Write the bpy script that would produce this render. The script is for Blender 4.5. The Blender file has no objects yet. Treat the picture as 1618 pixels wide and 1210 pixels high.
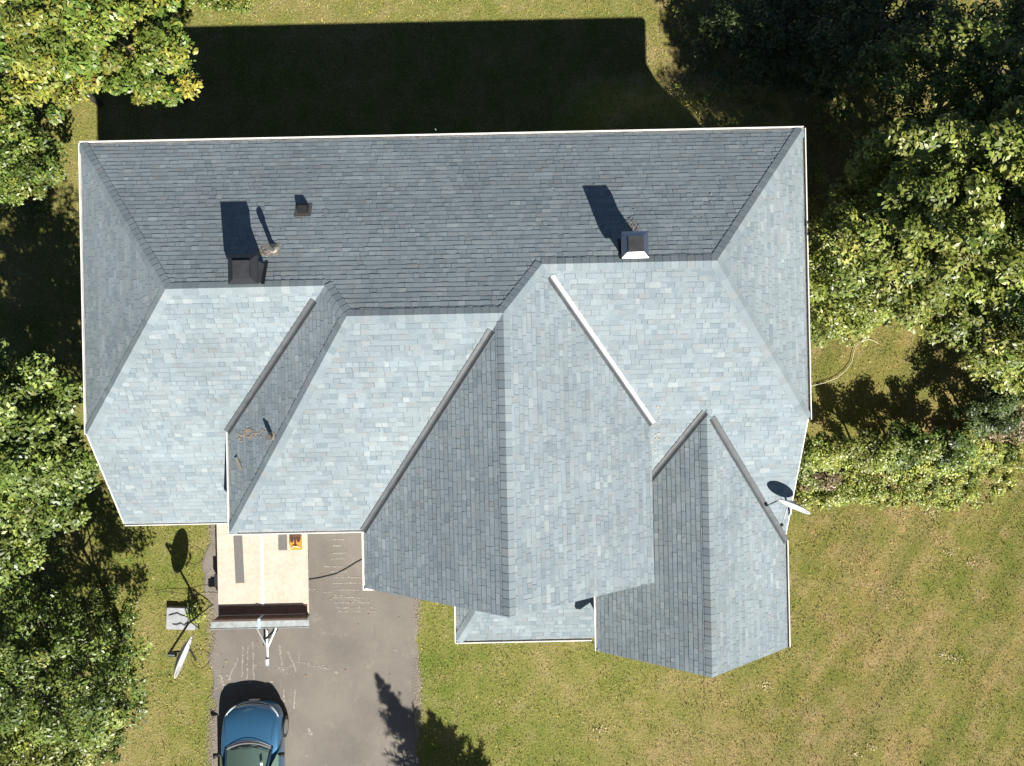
import bpy, math, random
import numpy as np
from mathutils import Vector, Matrix, geometry
R = math.radians
random.seed(7); RNG = np.random.default_rng(11)
S = bpy.context.scene

# ------------------------------------------------------------------ camera, sky, sun, exposure
CAM_H = 25.2; F = 1246.0
cam = bpy.data.objects.new('camera', bpy.data.cameras.new('camera')); S.collection.objects.link(cam)
cam.location = (0, 0, CAM_H); cam.rotation_euler = (0, 0, 0)
cam.data.sensor_width = 36; cam.data.lens = 36*F/1618; cam.data.clip_end = 1500
S.camera = cam
TOSUN = Vector((.463, -.89, 1.0)).normalized()
w = bpy.data.worlds.new('World'); S.world = w; w.use_nodes = True
nt = w.node_tree; bg = nt.nodes['Background']
sky = nt.nodes.new('ShaderNodeTexSky'); sky.sky_type = 'NISHITA'; sky.sun_disc = False
sky.sun_elevation = math.asin(TOSUN.z); sky.sun_rotation = math.atan2(TOSUN.x, TOSUN.y)
nt.links.new(sky.outputs[0], bg.inputs[0]); bg.inputs[1].default_value = 0.05
sky.altitude = 2500; sky.air_density = .6; sky.dust_density = .2
sl = bpy.data.lights.new('sun', 'SUN'); sl.energy = 5.0; sl.angle = R(.5); sl.color = (1, .955, .87)
so = bpy.data.objects.new('sun', sl); S.collection.objects.link(so); so.location = (10, -18, 40)
so.rotation_euler = (-TOSUN).to_track_quat('-Z', 'Y').to_euler()
S.view_settings.view_transform = 'Standard'; S.view_settings.look = 'None'
S.view_settings.gamma = 1; S.view_settings.exposure = 0.95

# ------------------------------------------------------------------ helpers
def at(x, y, z=0.0):
    """a spot in the photograph and a height above the ground -> metres"""
    d = CAM_H - z
    return Vector(((x-809)/F*d, (605-y)/F*d, z))

def srgb(r, g, b):
    f = lambda c: (c/255/12.92) if c/255 <= .04045 else ((c/255+.055)/1.055)**2.4
    return (f(r), f(g), f(b), 1)

class MB:
    def __init__(s): s.v = []; s.f = []; s.c = []; s.m = []
    def vert(s, p): s.v.append(tuple(p)); return len(s.v)-1
    def face(s, pts, col=None, mi=0):
        i = len(s.v); s.v += [tuple(p) for p in pts]; s.f.append(tuple(range(i, i+len(pts)))); s.c.append(col); s.m.append(mi)
    def box(s, a, b, mi=0, M=None):
        x0, y0, z0 = a; x1, y1, z1 = b
        P = [Vector(p) for p in ((x0,y0,z0),(x1,y0,z0),(x1,y1,z0),(x0,y1,z0),(x0,y0,z1),(x1,y0,z1),(x1,y1,z1),(x0,y1,z1))]
        if M: P = [M @ p for p in P]
        for q in ((3,2,1,0),(4,5,6,7),(0,1,5,4),(1,2,6,5),(2,3,7,6),(3,0,4,7)): s.face([P[k] for k in q], None, mi)
    def tube(s, pts, rad, n=8, mi=0, caps=True):
        pts = [Vector(p) for p in pts]; rs = rad if isinstance(rad, (list, tuple)) else [rad]*len(pts)
        rings = []
        ref = Vector((0, 0, 1))
        for i, p in enumerate(pts):
            d = (pts[min(i+1, len(pts)-1)] - pts[max(i-1, 0)]).normalized()
            r_ = ref if abs(d.dot(ref)) < .9 else Vector((1, 0, 0))
            a = d.cross(r_).normalized(); b = d.cross(a)
            rings.append([s.vert(p + (a*math.cos(2*math.pi*k/n) + b*math.sin(2*math.pi*k/n))*rs[i]) for k in range(n)])
        for i in range(len(rings)-1):
            for k in range(n):
                s.f.append((rings[i][k], rings[i][(k+1) % n], rings[i+1][(k+1) % n], rings[i+1][k])); s.c.append(None); s.m.append(mi)
        if caps:
            s.f.append(tuple(rings[0][::-1])); s.c.append(None); s.m.append(mi)
            s.f.append(tuple(rings[-1])); s.c.append(None); s.m.append(mi)
    def frustum(s, c, w0, d0, w1, d1, h, mi=0, mtop=None):
        c = Vector(c)
        a = [c+Vector((sx*w0/2, sy*d0/2, 0)) for sx, sy in ((-1,-1),(1,-1),(1,1),(-1,1))]
        b = [c+Vector((sx*w1/2, sy*d1/2, h)) for sx, sy in ((-1,-1),(1,-1),(1,1),(-1,1))]
        for k in range(4): s.face([a[k], a[(k+1)%4], b[(k+1)%4], b[k]], None, mi)
        s.face(b, None, mi if mtop is None else mtop); s.face(a[::-1], None, mi)
    def build(s, name, mats, parent=None, smooth=False):
        me = bpy.data.meshes.new(name); me.from_pydata(s.v, [], s.f)
        if not isinstance(mats, (list, tuple)): mats = [mats]
        for m in mats: me.materials.append(m)
        if any(s.m): me.polygons.foreach_set('material_index', s.m)
        if any(c is not None for c in s.c):
            at_ = me.color_attributes.new('tint', 'FLOAT_COLOR', 'CORNER')
            arr = []
            for f, c in zip(s.f, s.c): arr += list(c or (1,1,1,1))*len(f)
            at_.data.foreach_set('color', arr)
        if smooth: me.polygons.foreach_set('use_smooth', [True]*len(s.f))
        me.update()
        o = bpy.data.objects.new(name, me); S.collection.objects.link(o)
        if parent: o.parent = parent
        return o

def tag(o, label=None, cat=None, group=None, kind=None):
    if label: o['label'] = label
    if cat: o['category'] = cat
    if group: o['group'] = group
    if kind: o['kind'] = kind
    return o
def empty(name, loc, rz=0):
    o = bpy.data.objects.new(name, None); S.collection.objects.link(o)
    o.location = loc; o.rotation_euler = (0, 0, rz); return o
def bevel(o, w=.01, seg=2):
    m = o.modifiers.new('bevel', 'BEVEL'); m.width = w; m.segments = seg; m.limit_method = 'ANGLE'; return o

# ---- materials
def mat(name, col=(.5,.5,.5,1), rough=.6, metal=0.0, noise=None, bump=None, tint=False, spec=.5, coat=0):
    m = bpy.data.materials.new(name); m.use_nodes = True; N = m.node_tree.nodes; L = m.node_tree.links
    b = N['Principled BSDF']; b.inputs['Roughness'].default_value = rough; b.inputs['Metallic'].default_value = metal
    b.inputs['Specular IOR Level'].default_value = spec; b.inputs['Coat Weight'].default_value = coat
    b.inputs['Base Color'].default_value = col
    src = None
    tc = N.new('ShaderNodeTexCoord')
    if tint:
        a = N.new('ShaderNodeVertexColor'); a.layer_name = 'tint'; src = a.outputs[0]
    if noise:                                        # (scale, lo, hi) multiplies the colour
        n = N.new('ShaderNodeTexNoise'); n.inputs['Scale'].default_value = noise[0]; n.inputs['Detail'].default_value = 6
        n.inputs['Roughness'].default_value = .65
        L.new(tc.outputs['Object'], n.inputs[0])
        mr = N.new('ShaderNodeMapRange'); mr.inputs[1].default_value = .3; mr.inputs[2].default_value = .7
        mr.inputs[3].default_value = noise[1]; mr.inputs[4].default_value = noise[2]; L.new(n.outputs[0], mr.inputs[0])
        mx = N.new('ShaderNodeMix'); mx.data_type = 'RGBA'; mx.blend_type = 'MULTIPLY'; mx.inputs[0].default_value = 1
        if src: L.new(src, mx.inputs[6])
        else: mx.inputs[6].default_value = col
        L.new(mr.outputs[0], mx.inputs[7]); src = mx.outputs[2]
    if src: L.new(src, b.inputs['Base Color'])
    if bump:
        n2 = N.new('ShaderNodeTexNoise'); n2.inputs['Scale'].default_value = bump[0]; n2.inputs['Detail'].default_value = 5
        L.new(tc.outputs['Object'], n2.inputs[0])
        bp = N.new('ShaderNodeBump'); bp.inputs['Strength'].default_value = 1; bp.inputs['Distance'].default_value = bump[1]
        L.new(n2.outputs[0], bp.inputs['Height']); L.new(bp.outputs[0], b.inputs['Normal'])
    return m

M = {}
M['shingle'] = mat('shingle', rough=.9, tint=True, noise=(48, .80, 1.20), bump=(120, .004), spec=.12)
def weather(m, scale, lo, hi):
    N = m.node_tree.nodes; L = m.node_tree.links; b = N['Principled BSDF']; src = b.inputs['Base Color'].links[0].from_socket
    tc = N.new('ShaderNodeTexCoord'); n = N.new('ShaderNodeTexNoise'); n.inputs['Scale'].default_value = scale; n.inputs['Detail'].default_value = 7; n.inputs['Roughness'].default_value = .6
    L.new(tc.outputs['Object'], n.inputs[0]); q = N.new('ShaderNodeMapRange'); q.inputs[1].default_value = .32; q.inputs[2].default_value = .68; q.inputs[3].default_value = lo; q.inputs[4].default_value = hi
    L.new(n.outputs[0], q.inputs[0]); x = N.new('ShaderNodeMix'); x.data_type = 'RGBA'; x.blend_type = 'MULTIPLY'; x.inputs[0].default_value = 1
    L.new(src, x.inputs[6]); L.new(q.outputs[0], x.inputs[7]); L.new(x.outputs[2], b.inputs['Base Color'])
weather(M['shingle'], .55, .90, 1.08)
M['white'] = mat('white_trim', (.74,.73,.70,1), .5, noise=(3, .82, 1.05))
M['siding'] = mat('siding', (.45,.44,.41,1), .7, noise=(2, .9, 1.05))
M['glass'] = mat('window_glass', (.02,.025,.03,1), .05)
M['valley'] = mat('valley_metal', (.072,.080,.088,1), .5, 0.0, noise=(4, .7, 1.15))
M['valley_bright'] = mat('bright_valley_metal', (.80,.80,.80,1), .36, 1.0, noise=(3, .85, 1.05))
M['darkmetal'] = mat('dark_metal', (.035,.038,.045,1), .45, .6)
M['hoodmetal'] = mat('hood_metal', (.62,.63,.65,1), .33, 1.0)
M['gutterdirt'] = mat('gutter_dirt', (.10,.09,.075,1), .95, noise=(14, .4, 1.6))
M['black'] = mat('black_plastic', (.012,.012,.014,1), .6)
M['rubber'] = mat('rubber', (.02,.02,.02,1), .8)
M['pipe'] = mat('pipe', (.09,.085,.08,1), .6)
M['paperwhite'] = mat('dish_white', (.58,.59,.60,1), .4, noise=(6, .9, 1.03))
M['bark'] = mat('bark', (.06,.048,.036,1), .9, noise=(9, .6, 1.3), bump=(18, .03))

# ------------------------------------------------------------------ terrain
def sm(x): x = np.clip(x, 0, 1); return x*x*(3-2*x)
def ground_h(x, y):
    x = np.asarray(x, float); y = np.asarray(y, float)
    return 1.6*sm((x-1.2)/2.0)*(1-sm((x-7.6)/2.0))*sm((9.9-y)/2.2)*sm((y-3.2)/1.2)  # bank behind the house, made up to bend the edge of its shadow
def gh(x, y): return float(ground_h(x, y))

def grass_color_nodes(N, L, fine=True):
    """patchy late-summer lawn colour, shared by the soil sheet and the blades"""
    tc = N.new('ShaderNodeTexCoord')
    def noise(scale, det=4, ro=.6, stretch=None):
        n = N.new('ShaderNodeTexNoise'); n.inputs['Scale'].default_value = scale
        n.inputs['Detail'].default_value = det; n.inputs['Roughness'].default_value = ro
        if stretch:
            mp = N.new('ShaderNodeMapping'); mp.inputs['Rotation'].default_value = (0, 0, stretch[0]); L.new(tc.outputs['Object'], mp.inputs[0])
            m2 = N.new('ShaderNodeMapping'); m2.inputs['Scale'].default_value = stretch[1]; L.new(mp.outputs[0], m2.inputs[0]); L.new(m2.outputs[0], n.inputs[0])
        else: L.new(tc.outputs['Object'], n.inputs[0])
        return n.outputs[0]
    def ramp(src, stops):
        r = N.new('ShaderNodeValToRGB'); e = r.color_ramp.elements
        e[0].position, e[0].color = stops[0]; e[1].position, e[1].color = stops[1]
        for p, c in stops[2:]:
            k = e.new(p); k.color = c
        L.new(src, r.inputs[0]); return r.outputs[0]
    def mix(f, a, b, mode='MIX'):
        m = N.new('ShaderNodeMix'); m.data_type = 'RGBA'; m.blend_type = mode
        if isinstance(f, float): m.inputs[0].default_value = f
        else: L.new(f, m.inputs[0])
        L.new(a, m.inputs[6]); L.new(b, m.inputs[7]); return m.outputs[2]
    big = ramp(noise(.22, 6, .62), [(.36, (.125,.155,.032,1)), (.50, (.195,.188,.055,1)), (.64, (.270,.215,.098,1))])
    mid = ramp(noise(1.3, 5, .65), [(.34, (.115,.155,.028,1)), (.52, (.200,.192,.060,1)), (.70, (.33,.26,.14,1))])
    c = mix(.5, big, mid)
    sx = N.new('ShaderNodeSeparateXYZ'); L.new(tc.outputs['Object'], sx.inputs[0])
    def mr(a, b_, src=None):
        q = N.new('ShaderNodeMapRange'); q.interpolation_type = 'SMOOTHSTEP'; q.inputs[1].default_value = a; q.inputs[2].default_value = b_; L.new(src or sx.outputs[0], q.inputs[0]); return q.outputs[0]
    dry = ramp(noise(.5, 5, .6), [(.35, (.98,.94,1.0,1)), (.65, (1.12,.95,1.12,1))])
    dm = N.new('ShaderNodeMix'); dm.data_type = 'RGBA'; dm.blend_type = 'MULTIPLY'; L.new(mr(0, 9), dm.inputs[0]); L.new(c, dm.inputs[6]); L.new(dry, dm.inputs[7]); c = dm.outputs[2]
    st = ramp(noise(1.5, 4, .6, (R(-57), (.07, 1, 1))), [(.34, (.70,.80,.66,1)), (.68, (1.22,1.14,1.18,1))])
    sm_ = N.new('ShaderNodeMix'); sm_.data_type = 'RGBA'; sm_.blend_type = 'MULTIPLY'; L.new(mr(5, 12), sm_.inputs[0]); L.new(c, sm_.inputs[6]); L.new(st, sm_.inputs[7]); c = sm_.outputs[2]
    if fine:
        fn = ramp(noise(16, 4, .75), [(.28, (.50,.54,.46,1)), (.5, (.95,.97,.91,1)), (.72, (1.5,1.44,1.48,1))])
        c = mix(1.0, c, fn, 'MULTIPLY')
    return c, noise

m = bpy.data.materials.new('lawn'); m.use_nodes = True; N = m.node_tree.nodes; L = m.node_tree.links
c, noise = grass_color_nodes(N, L); b = N['Principled BSDF']; b.inputs['Roughness'].default_value = .95; b.inputs['Specular IOR Level'].default_value = .1
L.new(c, b.inputs['Base Color'])
bp = N.new('ShaderNodeBump'); bp.inputs['Distance'].default_value = .05; L.new(noise(15, 5, .7), bp.inputs['Height']); L.new(bp.outputs[0], b.inputs['Normal'])
M['lawn'] = m
m = bpy.data.materials.new('grass_blades'); m.use_nodes = True; N = m.node_tree.nodes; L = m.node_tree.links
c, noise = grass_color_nodes(N, L, False); b = N['Principled BSDF']; b.inputs['Roughness'].default_value = .7; b.inputs['Specular IOR Level'].default_value = .25
a = N.new('ShaderNodeVertexColor'); a.layer_name = 'tint'
mx = N.new('ShaderNodeMix'); mx.data_type = 'RGBA'; mx.blend_type = 'MULTIPLY'; mx.inputs[0].default_value = 1
L.new(c, mx.inputs[6]); L.new(a.outputs[0], mx.inputs[7]); L.new(mx.outputs[2], b.inputs['Base Color'])
M['blades'] = m

def build_ground():
    xs = np.concatenate([[-300, -120, -60, -30], np.arange(-20, 20.01, .4), [30, 60, 120, 300]])
    X, Y = np.meshgrid(xs, xs); Z = ground_h(X, Y)
    n = len(xs); v = np.stack([X, Y, Z], -1).reshape(-1, 3)
    f = [(j*n+i, j*n+i+1, (j+1)*n+i+1, (j+1)*n+i) for j in range(n-1) for i in range(n-1)]
    me = bpy.data.meshes.new('ground'); me.from_pydata(v.tolist(), [], f); me.materials.append(M['lawn'])
    me.polygons.foreach_set('use_smooth', [True]*len(f)); me.update()
    o = bpy.data.objects.new('ground', me); S.collection.objects.link(o); tag(o, kind='structure')
build_ground()

def in_drive(x, y):
    return (x > -9.55) & (x < -3.02) & (y < -2.5)

def quads_mesh(name, V, col, material, parent=None, smooth=False):
    """V: (n,4,3) array of quads, col: (n,3)"""
    n = len(V); me = bpy.data.meshes.new(name)
    me.vertices.add(n*4); me.vertices.foreach_set('co', V.reshape(-1).astype(np.float32))
    me.loops.add(n*4); me.loops.foreach_set('vertex_index', np.arange(n*4, dtype=np.int32))
    me.polygons.add(n); me.polygons.foreach_set('loop_start', np.arange(0, n*4, 4, dtype=np.int32))
    a = me.color_attributes.new('tint', 'FLOAT_COLOR', 'CORNER')
    c = np.ones((n, 4, 4), np.float32); c[:, :, :3] = col[:, None, :]
    a.data.foreach_set('color', c.reshape(-1)); me.materials.append(material)
    me.update(calc_edges=True); me.validate()
    o = bpy.data.objects.new(name, me); S.collection.objects.link(o)
    if parent: o.parent = parent
    return o

def build_grass():
    n = 230000
    x = RNG.uniform(-17.5, 17.5, n); y = RNG.uniform(-13.5, 13.8, n)
    house = (x > -9.8) & (x < 6.6) & (y > -3.0) & (y < 5.5)
    dense = np.sin(x*2.1+1.3*np.sin(y*1.7)) * np.sin(y*2.4+1.1*np.cos(x*1.3))
    keep = ~in_drive(x, y) & ~house & (RNG.random(n) < .65+.35*dense)
    edge = (np.abs(x+9.55) < .35) | (np.abs(x+3.02) < .35)
    keep &= ~(edge & (y < -3) & (RNG.random(n) < .5))
    x, y = x[keep], y[keep]; n = len(x); z = ground_h(x, y)
    ang = RNG.uniform(0, 2*np.pi, n); ln = RNG.uniform(.04, .11, n); tilt = RNG.uniform(.2, 1.25, n)
    dx, dy = np.cos(ang), np.sin(ang); wd = RNG.uniform(.006, .014, n)
    base = np.stack([x, y, z], -1); side = np.stack([-dy, dx, np.zeros(n)], -1)*wd[:, None]
    up = np.stack([dx*np.sin(tilt), dy*np.sin(tilt), np.cos(tilt)], -1)*ln[:, None]
    up2 = up*.55; up2[:, 2] += ln*.08
    V = np.stack([base-side, base+side, base+up2+side*.8, base+up], 1)
    g = RNG.uniform(.45, 2.0, n); wrm = RNG.normal(0, .15, n)
    col = np.stack([g*(1+wrm), g, g*(1-wrm)], -1)
    tag(quads_mesh('grass', V, col, M['blades']), 'short patchy lawn grass around the house', 'grass', kind='stuff')
build_grass()

# ------------------------------------------------------------------ driveway
m = bpy.data.materials.new('asphalt'); m.use_nodes = True; N = m.node_tree.nodes; L = m.node_tree.links
b = N['Principled BSDF']; b.inputs['Roughness'].default_value = .9; b.inputs['Specular IOR Level'].default_value = .3
tc = N.new('ShaderNodeTexCoord')
def nz(scale, det=5, ro=.6, sc=None):
    n = N.new('ShaderNodeTexNoise'); n.inputs['Scale'].default_value = scale; n.inputs['Detail'].default_value = det; n.inputs['Roughness'].default_value = ro
    if sc:
        mp = N.new('ShaderNodeMapping'); mp.inputs['Scale'].default_value = sc; L.new(tc.outputs['Object'], mp.inputs[0]); L.new(mp.outputs[0], n.inputs[0])
    else: L.new(tc.outputs['Object'], n.inputs[0])
    return n.outputs[0]
def rp(src, *st):
    r = N.new('ShaderNodeValToRGB'); e = r.color_ramp.elements
    e[0].position, e[0].color = st[0]; e[1].position, e[1].color = st[1]
    for p, c_ in st[2:]: k = e.new(p); k.color = c_
    L.new(src, r.inputs[0]); return r.outputs[0]
def mxx(f, a_, b_, mode='MIX'):
    q = N.new('ShaderNodeMix'); q.data_type = 'RGBA'; q.blend_type = mode
    if isinstance(f, float): q.inputs[0].default_value = f
    else: L.new(f, q.inputs[0])
    L.new(a_, q.inputs[6]); L.new(b_, q.inputs[7]); return q.outputs[2]
base = rp(nz(.55, 6), (.35, (.138,.127,.116,1)), (.65, (.188,.171,.152,1)))
spk = rp(nz(60, 3, .8), (.3, (.75,.75,.75,1)), (.72, (1.3,1.28,1.22,1)))
c = mxx(1.0, base, spk, 'MULTIPLY')
scr = rp(nz(2.2, 5, .7, (9, .5, 1)), (.60, (0,0,0,1)), (.74, (.55,.55,.55,1)))
dust = N.new('ShaderNodeRGB'); dust.outputs[0].default_value = (.30,.27,.22,1)
c = mxx(scr, c, dust.outputs[0])
blot = rp(nz(1.7, 7, .75), (.58, (0,0,0,1)), (.75, (.5,.5,.5,1)))
c = mxx(blot, c, dust.outputs[0]); L.new(c, b.inputs['Base Color'])
bp = N.new('ShaderNodeBump'); bp.inputs['Distance'].default_value = .006; L.new(nz(70, 4), bp.inputs['Height']); L.new(bp.outputs[0], b.inputs['Normal'])
M['asphalt'] = m

def build_drive():
    v = []; f = []; ys = np.arange(-2.6, -34, -.12); n = 0
    for y in ys:
        lx = -9.52 + .07*math.sin(y*2.3)+.05*math.sin(y*5.9)+random.uniform(-.03, .03)
        if -7.6 < y < -4.2: lx -= .25*math.sin((y+7.6)/3.4*math.pi)
        rx = -3.05 + .05*math.sin(y*1.9+1)+.04*math.sin(y*7.1)+random.uniform(-.03, .03)
        for k, (x, z) in enumerate(((lx-.06, .004), (lx, .03), (rx, .03), (rx+.06, .004))): v.append((x, y, z))
    for i in range(len(ys)-1):
        for k in range(3): a = i*4+k; f.append((a, a+4, a+5, a+1))
    me = bpy.data.meshes.new('driveway'); me.from_pydata(v, [], [q for q in f]); me.materials.append(M['asphalt']); me.update()
    o = bpy.data.objects.new('driveway', me); S.collection.objects.link(o); tag(o, kind='structure')
    # loose sandy gravel along both edges
    q = 16000; V = []; C = []
    for i in range(q):
        side = random.random() < .5
        x = (-9.58 if side else -3.0)+random.gauss(0, .09); y = random.uniform(-12.6, -3.2)
        if random.random() > .5+.5*math.sin(y*1.7+side*2): continue
        s = random.uniform(.004, .015); a = random.uniform(0, 6.3)
        cx, sx = math.cos(a)*s, math.sin(a)*s; z = .036+random.uniform(0, .02)
        V.append([(x+cx, y+sx, z), (x-sx, y+cx, z+random.uniform(-.008,.008)), (x-cx, y-sx, z), (x+sx, y-cx, z)])
        g = random.uniform(.20, .38); C.append((g, g*.84, g*.66))
    M['grit'] = mat('grit', rough=.9, tint=True)
    tag(quads_mesh('gravel', np.array(V), np.array(C), M['grit']), 'loose sandy gravel scattered along the driveway edges', 'gravel', kind='stuff')
    # chalky scuff marks
    V = []; C = []
    def scuff(x0, y0, x1, y1, wpx, n):
        for i in range(int(n*2.2)):
            t = random.random(); p = at(x0+(x1-x0)*t+random.gauss(0, wpx*.3), y0+(y1-y0)*t+random.gauss(0, wpx*.3), random.uniform(.033, .042))
            s = random.uniform(.004, .026)
            dx, dy = (x1-x0), -(y1-y0); l = math.hypot(dx, dy)+1e-6; dx, dy = dx/l*s*1.6, dy/l*s*1.6
            nx_, ny_ = -dy*.35, dx*.35
            V.append([(p.x-dx, p.y-dy, p.z), (p.x+nx_, p.y+ny_, p.z), (p.x+dx, p.y+dy, p.z), (p.x-nx_, p.y-ny_, p.z)])
            g = random.uniform(.18, .38); C.append((g, g*.93, g*.82))
    for yy in (842, 852, 862, 874, 883): scuff(524, yy, 546, yy, 2, 26)
    for yy, a_, b_ in ((895, 512, 542), (903, 524, 548), (912, 526, 575), (921, 526, 572), (932, 525, 577), (944, 525, 580), (952, 526, 585), (960, 528, 590), (966, 530, 598)):
        scuff(a_, yy, b_, yy, 1.6, 34)
    for a_ in ((455, 1030, 468, 1060, 2), (441, 1018, 447, 1062, 2), (392, 1020, 390, 1075, 2), (399, 1015, 401, 1072, 2), (376, 1040, 360, 1075, 3), (384, 1022, 382, 1070, 2),
               (486, 930, 575, 950, 5), (470, 1045, 520, 1056, 4), (405, 1055, 470, 1058, 12), (345, 1060, 352, 1085, 8), (487, 1150, 492, 1160, 5), (448, 1090, 450, 1125, 2), (466, 1090, 464, 1120, 2)):
        scuff(*a_, 42)
    for x, y in ((394, 1077), (428, 1077), (531, 1062), (623, 1027), (419, 1045), (486, 901), (484, 1193), (350,1070), (358,1066), (362,1072)):
        for i in range(5): scuff(x, y, x+2, y+1, 3, 3)
    tag(quads_mesh('chalk_dust', np.array(V), np.array(C), M['grit']), 'pale dusty scuffs and scratches on the driveway asphalt', 'dust', kind='stuff')
build_drive()

# ------------------------------------------------------------------ the house
YAW = R(1.2)
house = empty('house', (0, 0, 0), YAW)
tag(house, 'large house with blue-grey shingled hip and gable roof seen from above', 'house')
Z1 = 6.2
uW, uE, vN, vS = -10.26, 7.11, 5.95, -1.01
pr, pw, pe, pa, pf = .583, .753, .751, .70, .558
PL = {  # height over (u, v)
 'rear': lambda u, v: Z1+pr*(vN-v), 'west': lambda u, v: Z1+pw*(u-uW), 'east': lambda u, v: Z1+pe*(uE-u),
 'fa': lambda u, v: Z1+pa*(v-vS), 'fe': lambda u, v: Z1+pf*(v-vS),
 'bw': lambda u, v: Z1+.76*(u+6.85), 'bf': lambda u, v: Z1+.534*(v+3.45),
 'cw': lambda u, v: Z1+.755*(u+3.62), 'ce': lambda u, v: Z1+.755*(3.32-u),
 'dw': lambda u, v: 4.35+.80*(u-2.14), 'de': lambda u, v: 4.35+.80*(7.13-u),
 'pf': lambda u, v: 3.0+.33*(v+7.22), 'pw': lambda u, v: 3.0+.55*(u+1.68)}
def isect(p, q, fixed, val):
    """point on both planes p, q with u or v fixed"""
    A = PL[p]; B = PL[q]
    g = lambda t: (A(val, t)-B(val, t)) if fixed == 'u' else (A(t, val)-B(t, val))
    g0, g1 = g(0), g(1); t = -g0/(g1-g0)
    return (val, t) if fixed == 'u' else (t, val)
def triple(p, q, r):
    def co(n): f = PL[n]; c = f(0, 0); return f(1, 0)-c, f(0, 1)-c, c
    a, b_, c_ = co(p), co(q), co(r)
    Mx = np.array([[a[0]-b_[0], a[1]-b_[1]], [a[0]-c_[0], a[1]-c_[1]]]); k = np.array([b_[2]-a[2], c_[2]-a[2]])
    s = np.linalg.solve(Mx, k); return (float(s[0]), float(s[1]))
rA = triple('rear', 'west', 'fa'); jA = triple('rear', 'fa', 'bw'); rB0 = triple('rear', 'bw', 'bf')
rB1 = triple('rear', 'bf', 'cw'); rC = (-.15, triple('rear', 'bf', 'cw')[1])
jE = triple('rear', 'ce', 'fe'); rE = triple('rear', 'fe', 'east')
NW, NE = (uW, vN), (uE, vN); SW, SE = (uW, vS), (uE, vS)
dr = (4.635, (4.35+.8*2.495-Z1)/pf+vS)
vdw = isect('dw', 'fe', 'u', 2.97); vde = isect('de', 'fe', 'u', 7.13)
CV, DV = -4.87, -7.14
FACES = {
 'rear': [NW, rA, jA, rB0, rC, jE, rE, NE],
 'west': [NW, SW, rA], 'east': [SE, NE, rE],
 'fa': [rA, SW, (uW, -3.48), (-6.5, -3.48), (-6.5, -1.2), (-6.85, vS), jA],
 'bw': [(-6.85, vS), (-6.85, -3.45), rB0, jA],
 'bf': [(-6.85, -3.45), (-3.62, -3.45), rC, rB0],
 'cw': [(-3.62, -3.45), (-3.62, CV), (-.15, CV), rC],
 'ce': [rC, (-.15, CV), (3.32, CV), (3.32, vS), jE],
 'fe': [jE, (3.32, vS), (2.97, vS-.1), vdw, dr, (7.11, vde[1]), SE, rE],
 'dw': [dr, vdw, (2.97, -4.55), (2.14, -4.55), (2.14, DV), (4.635, DV)],
 'de': [dr, (4.635, DV), (7.13, DV), vde],
 'pf': [(-1.68, -7.22), (2.45, -7.22), (2.45, -4.55), isect('pf', 'pw', 'v', -4.55)],
 'pw': [(-1.68, -4.55), (-1.68, -7.22), isect('pf', 'pw', 'v', -4.55)]}

def clip(poly, n, d):
    out = []
    for i in range(len(poly)):
        a, b_ = poly[i], poly[(i+1) % len(poly)]
        da = a[0]*n[0]+a[1]*n[1]-d; db = b_[0]*n[0]+b_[1]*n[1]-d
        if da >= 0: out.append(a)
        if (da >= 0) != (db >= 0):
            t = da/(da-db); out.append((a[0]+(b_[0]-a[0])*t, a[1]+(b_[1]-a[1])*t))
    return out

SHADES = [((.212,.252,.275), 8), ((.203,.243,.267), 7), ((.221,.261,.283), 6), ((.184,.226,.252), 3), ((.236,.274,.294), 2.5), ((.217,.244,.259), 3), ((.262,.297,.311), .6)]
def shade():
    c_ = random.choices([s[0] for s in SHADES], [s[1] for s in SHADES])[0]; k = random.uniform(.93, 1.07)
    return (c_[0]*k, c_[1]*k, c_[2]*k, 1)

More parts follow.
